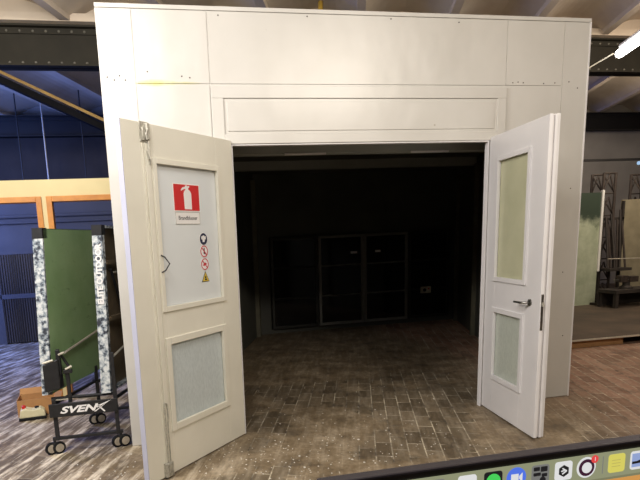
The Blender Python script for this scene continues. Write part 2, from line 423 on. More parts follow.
# header casing above the doorway
bm = NB()
x0, x1, z0, z1 = .812, 3.35, 2.374, 2.80
add_box(bm, (x0, -.022, 2.71), (x1, 0, z1)); add_box(bm, (x0, -.022, z0), (.905, 0, 2.71)); add_box(bm, (3.268, -.022, z0), (x1, 0, 2.71))
add_box(bm, (.905, -.022, z0), (3.268, 0, 2.445))
add_box(bm, (.905, -.012, 2.445), (3.268, 0, 2.71))
add_box(bm, (.932, -.018, 2.468), (3.242, -.010, 2.685))
struct('trim_3', bm, M['facade'], 'white panelled casing over the double doorway', 'trim', bev=.003)
bm = NB(); add_box(bm, (W-.010, -.005, 0), (W+.002, .03, H-.03)); struct('trim_9', bm, M['paint_white'], 'thin white corner profile on the right edge of the booth front', 'trim')
# jamb trims
bm = NB()
add_box(bm, (OL-.002, -.010, 0), (OL+.010, .034, OH)); add_box(bm, (OR-.010, -.010, 0), (OR+.002, .034, OH)); add_box(bm, (OL, -.012, OH-.012), (OR, .034, OH+.002))
struct('trim_4', bm, M['paint_white'], 'white door frame lining the opening', 'trim', bev=.002)

# booth side walls follow U
def shear(v): return Vector((v.x+U.x/U.y*v.y, v.y, v.z))
D = 4.72
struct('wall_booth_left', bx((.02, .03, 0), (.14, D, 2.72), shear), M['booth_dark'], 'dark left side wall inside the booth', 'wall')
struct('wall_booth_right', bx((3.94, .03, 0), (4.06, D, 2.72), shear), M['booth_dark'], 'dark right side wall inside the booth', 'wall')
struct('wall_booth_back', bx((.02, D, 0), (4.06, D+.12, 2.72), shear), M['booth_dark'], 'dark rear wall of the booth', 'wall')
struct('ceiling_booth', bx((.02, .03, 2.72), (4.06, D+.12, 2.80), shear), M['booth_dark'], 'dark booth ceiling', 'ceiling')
M['beam_grey'] = mat('grey_beam_paint', (.42, .43, .40), (.34, .35, .32), 3, .6)
# transverse beams inside
bm = NB()
add_box(bm, (.14, .40, 2.36), (3.94, .52, 2.72), shear); add_box(bm, (.14, 1.9, 2.60), (3.94, 2.0, 2.72), shear); add_box(bm, (.14, 3.3, 2.60), (3.94, 3.4, 2.72), shear)
struct('trim_5', bm, M['beam_grey'], 'dark cross beams under the booth ceiling', 'trim')
M['rear_post'] = mat('ochre_grey_post', (.16, .15, .10), (.11, .10, .07), 6, .6)
# side wall posts
bm = NB()
for yy in (1.6, 3.1, 4.5):
    add_box(bm, (.14, yy, 0), (.21, yy+.08, 2.60), shear); add_box(bm, (3.87, yy, 0), (3.94, yy+.08, 2.60), shear)
struct('trim_6', bm, M['rear_post'], 'wall posts along the booth sides', 'trim')

# door rails: two flat metal plates on the first cross beam
for xa, lab in ((1.50, 'thin metal strip on the beam over the left half of the doorway'), (2.70, 'thin metal strip on the beam over the right half of the doorway')):
    p = obj('metal_strip', bx((xa, .388, 2.345), (xa+.38, .40, 2.362), None), M['paint_white'])
    p.location = (U.x/U.y*0, 0, 0)
    tag(p, lab, 'metal strip')

# glazed steel doors at the rear of the booth
Yb = D-.06
def steel_door(n, x0, x1, bright, label):
    t = thing('door_%d' % n, label, 'door', ((x0+x1)/2, Yb, 0), kind='structure')
    w_ = (x1-x0)/2; z0, z1 = .09, 1.655
    bm = NB(); f = .045
    add_box(bm, (-w_, -.03, z0), (-w_+f, .03, z1)); add_box(bm, (w_-f, -.03, z0), (w_, .03, z1))
    add_box(bm, (-w_+f, -.03, z0), (w_-f, .03, z0+f)); add_box(bm, (-w_+f, -.03, z1-f), (w_-f, .03, z1))
    for q in (1, 2):
        zz = z0+(z1-z0)*q/3; add_box(bm, (-w_+f, -.022, zz-.009), (w_-f, .022, zz+.009))
    obj('door_frame', bm, M['rear_steel'] if bright else M['rear_dark'], t, .003)
    for q in range(3):
        za = z0+(z1-z0)*q/3+.02; zb = z0+(z1-z0)*(q+1)/3-.02
        obj('pane', bx((-w_+f-.005, -.004, za), (w_-f+.005, .004, zb)), M['pane_dark'], t)
    return t
M['rear_steel'] = mat('grey_steel_frame', (.30, .30, .28), (.25, .25, .23), 6, .5, .2)
M['rear_dark'] = mat('dark_steel_frame', (.05, .05, .045), (.035, .035, .03), 6, .5, .2)
steel_door(3, 3.31, 4.145, True, 'left leaf of the glazed steel doors at the booth rear')
steel_door(4, 4.155, 4.99, True, 'right leaf of the glazed steel doors at the booth rear')
steel_door(5, 2.45, 3.29, False, 'dark glazed side panel left of the rear doors')
steel_door(6, 5.01, 5.82, False, 'dark glazed side panel right of the rear doors')
for xa, wd, lab in ((3.90, .12, 'white notice on the left rear door leaf'), (4.36, .10, 'white notice on the right rear door leaf')):
    o = obj('notice', bx((xa, Yb-.036, 1.325), (xa+wd, Yb-.031, 1.365)), M['sign_white']); tag(o, lab, 'notice')
t = thing('control_box', 'small pale control box hanging by the rear right glazed panel', 'control box', (5.33, Yb-.035, .60))
obj('case', bx((-.09, -.06, -.06), (.09, 0, .06)), M['ivory'], t, .006)
obj('dial', add_lathe(NB(), (-.04, -.06, 0), (0, -1, 0), [(0, .03), (.012, .028), (.014, .01)]), M['ink'], t)
obj('button', add_lathe(NB(), (.04, -.06, .02), (0, -1, 0), [(0, .014), (.01, .012)]), M['red_plastic'], t)

# ---------------------------------------------------------------- front doors
def door_leaf(bm, L, T, z0, z1, holes):
    """stiles and rails around the rectangular holes (s0, s1, za, zb), bottom to top; local x along the leaf"""
    s0 = holes[0][0]; s1 = holes[0][1]
    zs = [z0]
    for h in holes: zs += [h[2], h[3]]
    zs.append(z1)
    add_box(bm, (0, -T/2, z0), (min(h[0] for h in holes), T/2, z1)); add_box(bm, (max(h[1] for h in holes), -T/2, z0), (L, T/2, z1))
    a = min(h[0] for h in holes); b = max(h[1] for h in holes)
    add_box(bm, (a, -T/2, z0), (b, T/2, holes[0][2]))
    for h, h2 in zip(holes, holes[1:]): add_box(bm, (a, -T/2, h[3]), (b, T/2, h2[2]))
    add_box(bm, (a, -T/2, holes[-1][3]), (b, T/2, z1))
    for h in holes:
        if h[0] > a+1e-4: add_box(bm, (a, -T/2, h[2]), (h[0], T/2, h[3]))
        if h[1] < b-1e-4: add_box(bm, (h[1], -T/2, h[2]), (b, T/2, h[3]))
    return bm
def bead(h, wd, T, out=.012):
    bm = NB(); s0, s1, a, b = h
    for sy in (-1, 1):
        ya, yb_ = sorted((sy*(T/2-.012), sy*(T/2+out)))
        add_box(bm, (s0-wd, ya, a-wd), (s0+.008, yb_, b+wd)); add_box(bm, (s1-.008, ya, a-wd), (s1+wd, yb_, b+wd))
        add_box(bm, (s0+.008, ya, a-wd), (s1-.008, yb_, a+.008)); add_box(bm, (s0+.008, ya, b-.008), (s1-.008, yb_, b+wd))
    return bm
T = .045
# left leaf: visible face is local +y
LL = 1.14
t = thing('door_1', 'cream left door leaf standing open, with safety signs on its upper pane', 'door', (.930, -.022, 0), math.atan2(-.684, -.729), kind='structure')
DL = t
hl = [(.235, .850, .36, .95), (.205, .865, 1.20, 2.160)]
obj('leaf', door_leaf(NB(), LL, T, .012, 2.395, hl), M['paint_cream'], t, .002)
obj('edge_strip', bx((LL, -T/2, .012), (LL+.004, T/2, 2.395)), M['tinted_edge'], t)
obj('glazing_bead', bead(hl[0], .04, T), M['paint_cream'], t, .003)
obj('glazing_bead', bead(hl[1], .028, T), M['paint_cream'], t, .003)
tag(obj('pane', bx((.225, -.004, .35), (.86, .004, .96)), M['pane_ribbed'], t), 'ribbed frosted lower pane')
tag(obj('pane', bx((.195, -.004, 1.19), (.875, .004, 2.17)), M['pane_milky'], t), 'milky white upper pane')
bm = NB()
add_box(bm, (.915, T/2, .012), (.955, T/2+.014, 2.27)); add_box(bm, (.965, T/2, .012), (.975, T/2+.006, 2.27)); add_box(bm, (.893, T/2, .4), (.905, T/2+.006, 2.3))
obj('cover_moulding', bm, M['paint_cream'], t, .002)
def espagnolette(z0, z1, down):
    bm = NB(); y = T/2
    if down:
        add_box(bm, (.925, y, .015), (.995, y+.03, .115))
        for q in range(4): add_box(bm, (.932+.016*q, y+.03, .02), (.940+.016*q, y+.036, .11))
    else:
        add_box(bm, (.905, y, 2.275), (.985, y+.006, 2.40))
        add_box(bm, (.915, y+.006, 2.29), (.94, y+.028, 2.39)); add_box(bm, (.955, y+.006, 2.285), (.975, y+.022, 2.36))
        add_tube(bm, [(.93, y+.026, 2.36), (.955, y+.03, 2.32), (.95, y+.03, 2.285)], .006, 8)
    return bm
b1 = obj('top_bolt', espagnolette(0, 0, False), M['zinc'], t, .002)
obj('bolt_rod', add_tube(tb([(.93, T/2+.02, 2.28), (.93, T/2+.02, 2.17)], .009, 8), [(.945, T/2+.022, 2.22), (.93, T/2+.03, 2.17), (.925, T/2+.02, 2.14)], .006, 8), M['zinc'], b1)
b2 = obj('bottom_bolt', espagnolette(0, 0, True), M['zinc'], t, .002)
bm = tb([(.965, T/2+.02, .11), (.965, T/2+.02, .52), (.955, T/2+.02, .55), (.94, T/2+.02, .54)], .005, 8)
add_tube(bm, [(.94, T/2+.02, .54), (.935, T/2+.02, .44), (.942, T/2+.02, .40), (.942, T/2+.02, .11)], .004, 8)
obj('bolt_rod', bm, M['zinc'], b2)
bm = tb([(.885, T/2+.002, 1.565), (.865, T/2+.03, 1.545), (.842, T/2+.05, 1.50), (.865, T/2+.03, 1.455), (.89, T/2+.002, 1.44)], .0045, 8)
obj('pull_handle', bm, M['ink'], t)
for zz in (.3, 1.2, 2.1):
    obj('hinge', tb([(-.004, -T/2-.006, zz-.05), (-.004, -T/2-.006, zz+.05)], .009, 10), M['zinc'], t)

# right leaf: visible face is local -y
LR = .872
t = thing('door_2', 'white right door leaf standing open, with a lever handle', 'door', (3.238, -.012, 0), math.atan2(-.9835, -.181), kind='structure')
hr = [(.180, .625, .345, .92), (.170, .635, 1.21, 2.185)]
obj('leaf', door_leaf(NB(), LR-.02, T, .012, 2.395, hr), M['paint_white'], t, .002)
bm = NB()
add_box(bm, (LR-.02, -T/2, .012), (LR, T/2-.02, 2.395)); add_box(bm, (LR-.045, T/2, .012), (LR-.010, T/2+.022, 2.395)); add_box(bm, (LR-.07, T/2+.022, .012), (LR-.022, T/2+.044, 2.40))
obj('meeting_rebate', bm, M['paint_white'], t, .002)
obj('glazing_bead', bead(hr[0], .034, T), M['paint_white'], t, .003)
obj('glazing_bead', bead(hr[1], .030, T), M['paint_white'], t, .003)
tag(obj('pane', bx((.170, -.004, .335), (.635, .004, .93)), M['pane_green'], t), 'pale green frosted lower pane')
tag(obj('pane', bx((.160, -.004, 1.20), (.645, .004, 2.195)), M['pane_yellow'], t), 'yellowish upper pane')
hd = obj('door_handle', add_lathe(NB(), (.735, -T/2, 1.055), (0, -1, 0), [(0, .026), (.007, .026), (.009, .02)]), M['steel'], t)
obj('lever', tb([(.735, -T/2-.005, 1.055), (.735, -T/2-.045, 1.055), (.72, -T/2-.055, 1.054), (.60, -T/2-.052, 1.05)], .009, 10), M['steel'], hd, smooth=True)
obj('lever', tb([(.735, T/2, 1.055), (.735, T/2+.05, 1.055), (.62, T/2+.05, 1.05)], .009, 10), M['steel'], hd, smooth=True)
lk = obj('lock_plate', bx((LR, -.018, .86), (LR+.003, .0, 1.13)), M['steel'], t)
obj('latch', bx((LR+.003, -.014, 1.04), (LR+.014, -.002, 1.07)), M['zinc'], lk)
for zz in (.3, 1.2, 2.1):
    obj('hinge', tb([(-.004, T/2+.006, zz-.05), (-.004, T/2+.006, zz+.05)], .009, 10), M['zinc'], t)

# ---------------------------------------------------------------- signs on the left door's upper pane (pane face at local y=.004)
ca, sa = -.729, -.684
def on_pane(s, z): return (.930+ca*s-sa*.0045, -.022+sa*s+ca*.0045, z)     # local +y offset
ROT = math.atan2(-.684, -.729)
# in sign space: local x runs to the viewer's right (towards the hinge), so flip it
def sign(name, label, s, z):
    t = thing(name, label, 'sign', on_pane(s, z), ROT+PI); return t         # local x to viewer's right, local -y towards the viewer
def disc(bm, r, y0, y1, n=28, cx=0, cz=0):
    return add_prism(bm, [(cx+r*math.cos(2*PI*k/n), cz+r*math.sin(2*PI*k/n)) for k in range(n)], lambda p: Vector((p[0], y0, p[1])), lambda p: Vector((p[0], y1, p[1])))
def poly(bm, pts, y0, y1):
    return add_prism(bm, pts, lambda p: Vector((p[0], y0, p[1])), lambda p: Vector((p[0], y1, p[1])))
def ring(bm, r0, r1, y0, y1, n=32):
    for k in range(n):
        a, b = 2*PI*k/n, 2*PI*(k+1)/n
        poly(bm, [(r0*math.cos(a), r0*math.sin(a)), (r1*math.cos(a), r1*math.sin(a)), (r1*math.cos(b), r1*math.sin(b)), (r0*math.cos(b), r0*math.sin(b))], y0, y1)
    return bm
t = sign('fire_extinguisher_sign', 'red square sign with a white fire extinguisher on the left door pane', .548, 1.947)
obj('sign_plate', bx((-.143, -.003, -.096), (.143, 0, .096)), M['sign_white'], t)
obj('red_field', bx((-.135, -.0042, -.089), (.135, -.003, .089)), M['sign_red'], t)
bm = NB()
pts = [(-.030, -.100), (.048, -.100), (.048, .035), (.036, .060), (.018, .072), (.018, .082), (.032, .092), (.030, .104), (.006, .098), (.004, .108), (-.012, .104), (-.014, .094), (-.040, .088),
       (-.062, .066), (-.058, .056), (-.035, .070), (-.012, .076), (-.010, .068), (-.024, .058), (-.034, .036)]
poly(bm, [(x, z*.8) for x, z in pts], -.0052, -.0042)
obj('extinguisher_pictogram', bm, M['sign_white'], t)
t = sign('caption_plate', 'small white plate with one printed word below the extinguisher sign', .548, 1.806)
obj('plate', bx((-.132, -.003, -.042), (.132, 0, .042)), M['sign_white'], t)
bm = NB()
for a, b in (((-.132, -.042), (.132, -.039)), ((-.132, .039), (.132, .042)), ((-.132, -.039), (-.129, .039)), ((.129, -.039), (.132, .039))):
    add_box(bm, (a[0], -.0038, a[1]), (b[0], -.003, b[1]))
obj('border', bm, M['zinc'], t)
obj('lettering', add_text(NB(), 'Brandblusser', .039, lambda x, y, z: Vector((x, -.0036-z, y)), bold=.0), M['ink'], t)
def sticker(name, label, z, kind):
    t = sign(name, label, .388, z)
    r = .043
    if kind == 'tri':
        poly(NB(), [], 0, 0) if False else None
        obj('border', poly(NB(), [(-.044, -.036), (.044, -.036), (0, .042)], -.002, 0), M['ink'], t)
        obj('yellow_field', poly(NB(), [(-.036, -.031), (.036, -.031), (0, .033)], -.003, -.002), M['sign_yellow'], t)
        bm = poly(NB(), [(-.014, -.024), (.014, -.024), (.010, -.012), (-.010, -.012)], -.0036, -.003); disc(bm, .008, -.0036, -.003, 12, 0, -.002); poly(bm, [(-.016, -.012), (.004, -.006), (.016, .002), (.0, .0)], -.0039, -.0034)
        obj('pictogram', bm, M['ink'], t)
    elif kind == 'blue':
        obj('white_ground', disc(NB(), r+.004, -.002, 0), M['sign_white'], t)
        obj('blue_disc', disc(NB(), r, -.003, -.002), M['sign_blue'], t)
        bm = disc(NB(), .017, -.0036, -.003, 16, 0, .010); poly(bm, [(-.015, .008), (.015, .008), (.011, -.022), (-.011, -.022)], -.0037, -.003)
        poly(bm, [(-.026, .022), (-.016, .018), (-.016, -.004), (-.026, 0)], -.0037, -.003); poly(bm, [(.016, .018), (.026, .022), (.026, 0), (.016, -.004)], -.0037, -.003)
        obj('pictogram', bm, M['sign_white'], t)
    else:
        obj('white_ground', disc(NB(), r+.002, -.002, 0), M['sign_white'], t)
        bm = ring(NB(), r-.007, r, -.0032, -.002)
        sx = 1
        poly(bm, [(-.030, .024), (-.024, .030), (.030, -.024), (.024, -.030)], -.0032, -.002)
        obj('prohibition_ring', bm, M['red_ink'], t)
        bm = NB()
        if kind == 'foot': poly(bm, [(-.004, .026), (.006, .026), (.006, -.004), (.020, -.014), (.018, -.022), (-.008, -.018)], -.0027, -.002)
        else: poly(bm, [(-.024, -.006), (-.004, .012), (.008, .010), (.024, .002), (.022, -.004), (.004, -.004), (-.010, -.016)], -.0027, -.002)
        obj('pictogram', bm, M['ink'] if kind == 'foot' else M['red_ink'], t)
sticker('safety_sticker', 'round dark blue sticker with a white figure, topmost of four', 1.655, 'blue')
sticker('safety_sticker', 'round red prohibition sticker with a dark pictogram below the blue one', 1.565, 'foot')
sticker('safety_sticker', 'round red prohibition sticker with a red pictogram above the triangle', 1.470, 'hand')
sticker('warning_sticker', 'small yellow warning triangle at the bottom of the sticker column', 1.375, 'tri')

# ---------------------------------------------------------------- yellow partition and blue room at the left
bm = NB(); y0, y1 = 1.75, 1.87
ins = 2.150
xr = alongU(.02, y0)-.01
add_box(bm, (-5.99, y0, ins+.04), (xr, y1, 2.36))
add_box(bm, (-.757, y0, 0), (-.709, y1, ins+.04)); add_box(bm, (-5.99, y0, 0), (-3.3, y1, ins+.04))
add_box(bm, (xr-.1, y0, 0), (xr, y1, ins+.04))
struct('wall_partition', bm, M['cream_wall'], 'cream yellow partition with orange framed openings', 'wall')
def oframe(n, xa, xb, label):
    bm = NB(); f = .056
    add_box(bm, (xa, y0-.018, 0), (xa+f, y1+.01, ins+.04)); add_box(bm, (xb-f, y0-.018, 0), (xb, y1+.01, ins+.04)); add_box(bm, (xa+f, y0-.018, ins-.016), (xb-f, y1+.01, ins+.04))
    struct('trim_%d' % n, bm, M['orange_wood'], label, 'trim', bev=.003)
oframe(7, -3.3, -.757, 'orange wooden frame of the left partition opening')
oframe(8, -.709, xr-.1, 'orange wooden frame of the right partition opening')
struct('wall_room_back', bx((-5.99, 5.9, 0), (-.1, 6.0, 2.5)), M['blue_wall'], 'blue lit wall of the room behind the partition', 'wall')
# slatted gates on that wall
t = thing('slatted_gate', 'dark gate of vertical slats on the blue wall left of the table', 'gate', (-1.86, 5.86, 0))
obj('gate_frame', add_box(add_box(add_box(NB(), (-.36, -.02, .82), (.36, .02, .90)), (-.40, -.02, 0), (-.34, .02, 1.66)), (-.34, -.02, 1.60), (.40, .02, 1.66)), M['blue_wall'], t)
for (a, b) in ((.02, .82), (.90, 1.60)):
    bm = NB(); x = -.34
    while x < .36: add_box(bm, (x, -.012, a), (x+.025, .012, b)); x += .04
    add_box(bm, (-.34, .012, a), (.37, .02, b))
    obj('slat_panel', bm, M['slats'], t)
# pipe runs on the blue wall
for zz, r, lab in ((2.25, .03, 'upper horizontal pipe on the blue room wall'), (2.14, .02, 'lower horizontal pipe on the blue room wall')):
    tag(obj('wall_pipe', tb([(-5.9, 5.86, zz), (-.15, 5.86, zz)], r, 10), M['blue_wall']), lab, 'pipe')
# upper rods
for x, lab in ((-1.62, 'thin dark rod at the left under the far vault'), (-1.20, 'thin pale rod left of the booth under the far vault'), (-.55, 'thin rod under the far vault nearest the booth')):
    tag(obj('hanger_rod', tb([(x, 5.95, 2.5), (x, 5.95, 4.36)], .012, 8), M['pale_bar'] if x == -1.20 else M['girder_dark']), lab, 'rod')
# dark infill behind, above the blue room wall
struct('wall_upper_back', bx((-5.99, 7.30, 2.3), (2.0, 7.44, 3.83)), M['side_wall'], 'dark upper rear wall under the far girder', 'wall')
# diagonal pipe
a = Vector((-2.45, 2.5, 4.24)); b = Vector((.55, 2.5, 2.80)); c = Vector((1.08, 2.5, 2.55))
tag(obj('diagonal_pipe', add_tube(tb([a, c], .011, 10), [a+Vector((0, .02, .021)), c+Vector((0, .02, .021))], .009, 10), M['brass_pipe']), 'ochre pipe running diagonally down towards the booth', 'pipe')
tag(obj('shadow_bar', add_prism(NB(), [(-2.6, 4.21), (1.08, 2.45), (1.08, 2.53), (-2.6, 4.29)], lambda p: Vector((p[0], 2.56, p[1])), lambda p: Vector((p[0], 2.66, p[1]))), M['shading']), 'dark bar standing in for the shadow below the diagonal ochre pipe', 'shading')  # bar added in place of the diagonal shadow under the pipe
tag(obj('vertical_pipe', tb([(2.585, 2.35, 2.80), (2.585, 2.35, 4.40)], .03, 14), M['yellow_pipe'], smooth=True), 'yellow vertical pipe rising behind the booth top', 'pipe')

# ---------------------------------------------------------------- folded table tennis table
TT = thing('table_tennis_table', 'folded green table tennis table on black wheeled frame left of the booth', 'table', (-.35, .03, 0))
def half(x_bot, x_top, z0, z1, face, name):
    """x_bot/x_top: centre of the near edge strip; face=+1: playing face to the right"""
    hw = .037; L = 1.5
    def place(a, s, z):     # a: offset across the half, s: distance into the depth along U
        f = (z-z0)/(z1-z0)
        return Vector((x_bot+(x_top-x_bot)*f+a+U.x*s+.35, U.y*s, z))
    def sb(bm, a0, a1, s0_, s1_, za, zb):
        return add_box(bm, (a0, s0_, za), (a1, s1_, zb), lambda v: place(v.x, v.y, v.z))
    fa, fb = (hw-.022, hw) if face > 0 else (-hw, -hw+.022)
    r0, r1 = (-hw, hw-.022) if face > 0 else (-hw+.022, hw)
    h = obj(name, sb(NB(), fa, fb, .006, L-.006, z0+.006, z1-.006), M['green'] if face > 0 else M['underside'], TT)
    bm = NB()
    sb(bm, r0, r1, .012, .03, z0+.02, z1-.075); sb(bm, fa, fb, -.012, .006, z0, z1-.075)
    sb(bm, r0, r1, -.012, .012, z0, z1-.075)
    obj('camouflage_edge', bm, M['camo'], h)
    obj('rear_edge', sb(NB(), r0, r1, L-.02, L, z0, z1), M['camo'], h)
    bm = NB(); sb(bm, min(r0, fa), max(r1, fb), -.014, .05, z1-.075, z1+.004); obj('corner_cap', bm, M['black'], h)
    obj('rim', sb(NB(), r0, r1, .05, L-.02, z1-.02, z1), M['camo'] if face < 0 else M['black'], h)
    obj('rim', sb(NB(), r0, r1, .012, L-.02, z0, z0+.02), M['camo'] if face < 0 else M['black'], h)
    return h, sb, place
hL, sbL, plL = half(-.624, -.56, .50, 1.795, 1, 'table_half')
hR, sbR, plR = half(-.170, -.124, .47, 1.800, -1, 'table_half')
# underside frame of the right half
bm = NB()
sbR(bm, .01, .035, .05, 1.45, 1.50, 1.53); obj('cross_brace', bm, M['underside'], hR)
obj('cross_brace', sbR(NB(), .01, .035, .05, 1.45, 1.05, 1.08), M['underside'], hR)
obj('support_rod', tb([plR(.05, .08, 1.46), plR(.06, .30, 1.0), plR(.06, .42, .6)], .012, 8), M['black'], hR)
obj('support_rod', tb([plR(.055, .10, 1.43), plR(.055, .40, 1.43)], .008, 8), M['pale_bar'], hR)
obj('support_rod', tb([plR(.055, .18, 1.24), plR(.055, .50, 1.02)], .008, 8), M['pale_bar'], hR)
obj('support_rod', tb([plR(.055, .02, .76), plR(.055, .75, .90)], .010, 8), M['pale_bar'], hR)
obj('support_rod', tb([plR(.065, .60, 1.6), plR(.065, .72, .50)], .016, 8), M['black'], hR)
obj('support_rod', tb([plL(.060, .16, .80), plL(.070, .95, .92)], .011, 8), M['pale_bar'], hL)
# under frame (local coordinates of the table: origin at (-.35,.03))
def fr(bm, x0, x1, yo, z0, z1, t_=.014): return add_box(bm, (x0, yo-t_, z0), (x1, yo+t_, z1))
bm = NB()
for sgn, xo in ((-1, -.235), (1, .245)):
    add_box(bm, (xo-.016, -.018, .115), (xo+.016, .018, .46 if sgn < 0 else .80))
add_box(bm, (-.275, -.014, .118), (.285, .014, .143))
obj('front_frame', bm, M['black'], TT, .003)
bm = NB(); off = U*.73
for xo in (-.235, .245): add_box(bm, (xo-.016+off.x, off.y-.018, .115), (xo+.016+off.x, off.y+.018, .56))
add_box(bm, (-.275+off.x, off.y-.014, .118), (.285+off.x, off.y+.014, .143)); add_box(bm, (-.275+off.x, off.y-.014, .40), (.285+off.x, off.y+.014, .43))
obj('rear_frame', bm, M['black'], TT, .003)
bm = NB()
for xo in (-.235, .245): obj('side_rail', tb([Vector((xo, 0, .42)), Vector((xo, 0, .42))+off], .014, 10), M['black'], TT)
obj('front_rail', tb([Vector((-.255, .02, .46)), Vector((.26, .02, .455))], .012, 10), M['black'], TT)
tr = obj('tray', add_box(add_box(NB(), (-.275, -.035, .315), (.26, -.018, .425)), (-.275, -.018, .315), (.26, .12, .325)), M['black'], TT, .004)
bm = NB()
add_text(bm, 'SVEN', .105, lambda x, y, z: Vector((-.055+x*1.12, -.0365-z, .368+y*.72)), shear=.35, bold=.004)
obj('lettering', bm, M['sign_white'], tr)
bm = NB()
for p in ([(.07, .335), (.085, .335), (.20, .415), (.175, .40)], [(.085, .40), (.105, .395), (.16, .330), (.15, .325)], [(.075, .375), (.09, .38), (.21, .418), (.10, .365)]):
    add_prism(bm, p, lambda q: Vector((q[0], -.0375, q[1])), lambda q: Vector((q[0], -.0352, q[1])))
obj('swoosh_mark', bm, M['sign_white'], tr)
# pale shelf slats on the tray and the ball box
obj('shelf_slat', bx((-.25, 0, .445), (-.10, .03, .452)), M['pale_bar'], TT); obj('shelf_slat', bx((-.05, .02, .435), (.10, .05, .445)), M['pale_bar'], TT)
bmx = NB(); add_prism(bmx, [(-.285, .53), (-.165, .55), (-.165, .79), (-.285, .75)], lambda p: Vector((p[0], -.05, p[1])), lambda p: Vector((p[0]+.02, .03, p[1])))
obj('ball_box', bmx, M['black'], TT, .008)
bm = NB(); add_box(bm, (-.180, -.03, .66), (-.150, .01, .86)); add_tube(bm, [(-.165, -.01, .85), (-.14, .02, .80), (-.09, .02, .70)], .012, 8)
add_box(bm, (-.125, 0, .42), (-.095, .03, .70)); add_box(bm, (-.14, -.01, .66), (-.07, .03, .69))
obj('latch_arm', bm, M['black'], TT, .003)
for p0, p1 in (((-.16, -.03, .82), (-.12, .0, .83)), ((-.12, -.01, .695), (-.07, 0, .715)), ((-.28, -.05, .765), (-.2, -.05, .785))): obj('grip', tb([p0, p1], .009, 8), M['pale_bar'], TT)
def caster(x, y, n):
    c = obj('caster', add_box(tb([(x, y, .085), (x, y, .125)], .012, 8), (x-.022, y-.012, .06), (x+.022, y+.016, .10)), M['black'], TT)
    d = Vector((-.96, -.28, 0)).normalized(); r = .051
    for k, dx in enumerate((-.030, .030)):
        ctr = Vector((x, y, r))+Vector((.96, .1, 0)).normalized()*dx
        ax = Vector((.45, -.89, 0))
        wb = add_lathe(NB(), ctr-ax*.012, ax, [(0, r-.006), (.003, r), (.021, r), (.024, r-.006)], 22)
        wo = obj('wheel', wb, M['rubber'], c, smooth=False)
        # hub faces
        hb = add_lathe(NB(), ctr+ax*.011, ax, [(0, .034), (.004, .034), (.005, .012)], 20)
        # sub-part level is already the wheel: keep the disc in the same caster
        hb2 = hb
        o = obj('wheel_disc', hb2, M['wheel_face'], c)
for i, (x, y) in enumerate(((-.262, 0), (.262, 0), (-.262+off.x, off.y), (.262+off.x, off.y))): caster(x, y, i)
# ELITE OUTDOOR running up the right half's near edge
bm = NB()
def edge_text(x, y, z):     # text x -> up, text y -> towards the left
    zz = 1.425+x; f = (zz-.47)/(1.80-.47)
    return Vector((-.170+.046*f-y*1.0+.35, -.0145-z-.0005, zz))
add_text(bm, 'ELITE OUTDOOR', .060, edge_text, bold=.003)
obj('lettering', bm, M['sign_white'], hR)

# ---------------------------------------------------------------- cardboard box and cream device
t = thing('cardboard_box', 'open brown cardboard box on the floor left of the table', 'box', (-.95, 1.31, 0), math.radians(4))
bm = NB(); w_, d_, h_ = .18, .13, .17
add_box(bm, (-w_, -d_, 0), (w_, -d_+.006, h_)); add_box(bm, (-w_, d_-.006, 0), (w_, d_, h_)); add_box(bm, (-w_, -d_+.006, 0), (-w_+.006, d_-.006, h_)); add_box(bm, (w_-.006, -d_+.006, 0), (w_, d_-.006, h_))
add_box(bm, (-w_+.006, -d_+.006, 0), (w_-.006, d_-.006, .006))
obj('box_body', bm, M['cardboard'], t)
bm = NB(); add_box(bm, (-w_, d_-.006, h_), (w_, d_, h_+.07), lambda v: v+Vector((0, (v.z-h_)*.8, -(v.z-h_)*.3)))
obj('flap', bm, M['cardboard'], t)
bm = NB(); add_box(bm, (w_-.004, -d_, h_-.002), (w_, d_, h_+.09), lambda v: v+Vector(((v.z-h_)*.7, 0, -(v.z-h_)*1.1)))
obj('flap', bm, M['cardboard'], t)
t = PT = thing('power_tool', 'cream electric tool with a red button lying before the cardboard box', 'tool', (-.965, 1.085, 0), math.radians(6))
obj('base', bx((-.145, -.07, 0), (.145, .07, .03)), M['rubber'], t, .01)
bm = NB(); add_prism(bm, [(-.14, .028), (.14, .028), (.135, .085), (.09, .12), (.0, .105), (-.06, .125), (-.12, .115)], lambda p: Vector((p[0], -.06, p[1])), lambda p: Vector((p[0], .06, p[1])))
obj('housing', bm, M['cream_plastic'], t, .012)
obj('button', add_lathe(NB(), (-.085, 0, .117), (0, 0, 1), [(0, .024), (.03, .022), (.035, .014)]), M['red_plastic'], t)
PT.scale = (.88, .88, .95)
obj('grip_knob', add_lathe(NB(), (.05, 0, .108), (0, 0, 1), [(0, .02), (.015, .026), (.02, .02)]), M['rubber'], t)

# ---------------------------------------------------------------- right hand work area
bm = NB()
P = [(4.98, 1.68), (12.5, 1.50), (12.5, 7.2), (7.45, 7.2)]
add_prism(bm, P, lambda p: Vector((p[0], p[1], .105)), lambda p: Vector((p[0], p[1], .13)))
add_box(bm, (7.4, 2.2, 0), (7.5, 7.0, .105)); add_box(bm, (11, 2.2, 0), (11.1, 7.0, .105)); add_box(bm, (5.6, 2.05, 0), (12, 2.15, .105))
M['deck'] = mat('dark_brown_deck', (.11, .078, .052), (.06, .044, .031), 2.2, .7)
PD = obj('platform_deck', bm, M['deck']); tag(PD, 'low dark deck raised on battens right of the booth', 'platform')
bm = bx((4.98, 1.672, .108), (12.5, 1.682, .130), lambda v: v+Vector((0, -(v.x-4.98)*.024, 0)))
o = obj('edging_strip', bm, M['pale_bar'], PD); o['label'] = 'pale worn front edging'
tag(obj('wooden_board', bx((5.1, 1.72, 0), (6.60, 1.78, .10)), M['board']), 'raw wooden board set on edge under the deck front', 'board')

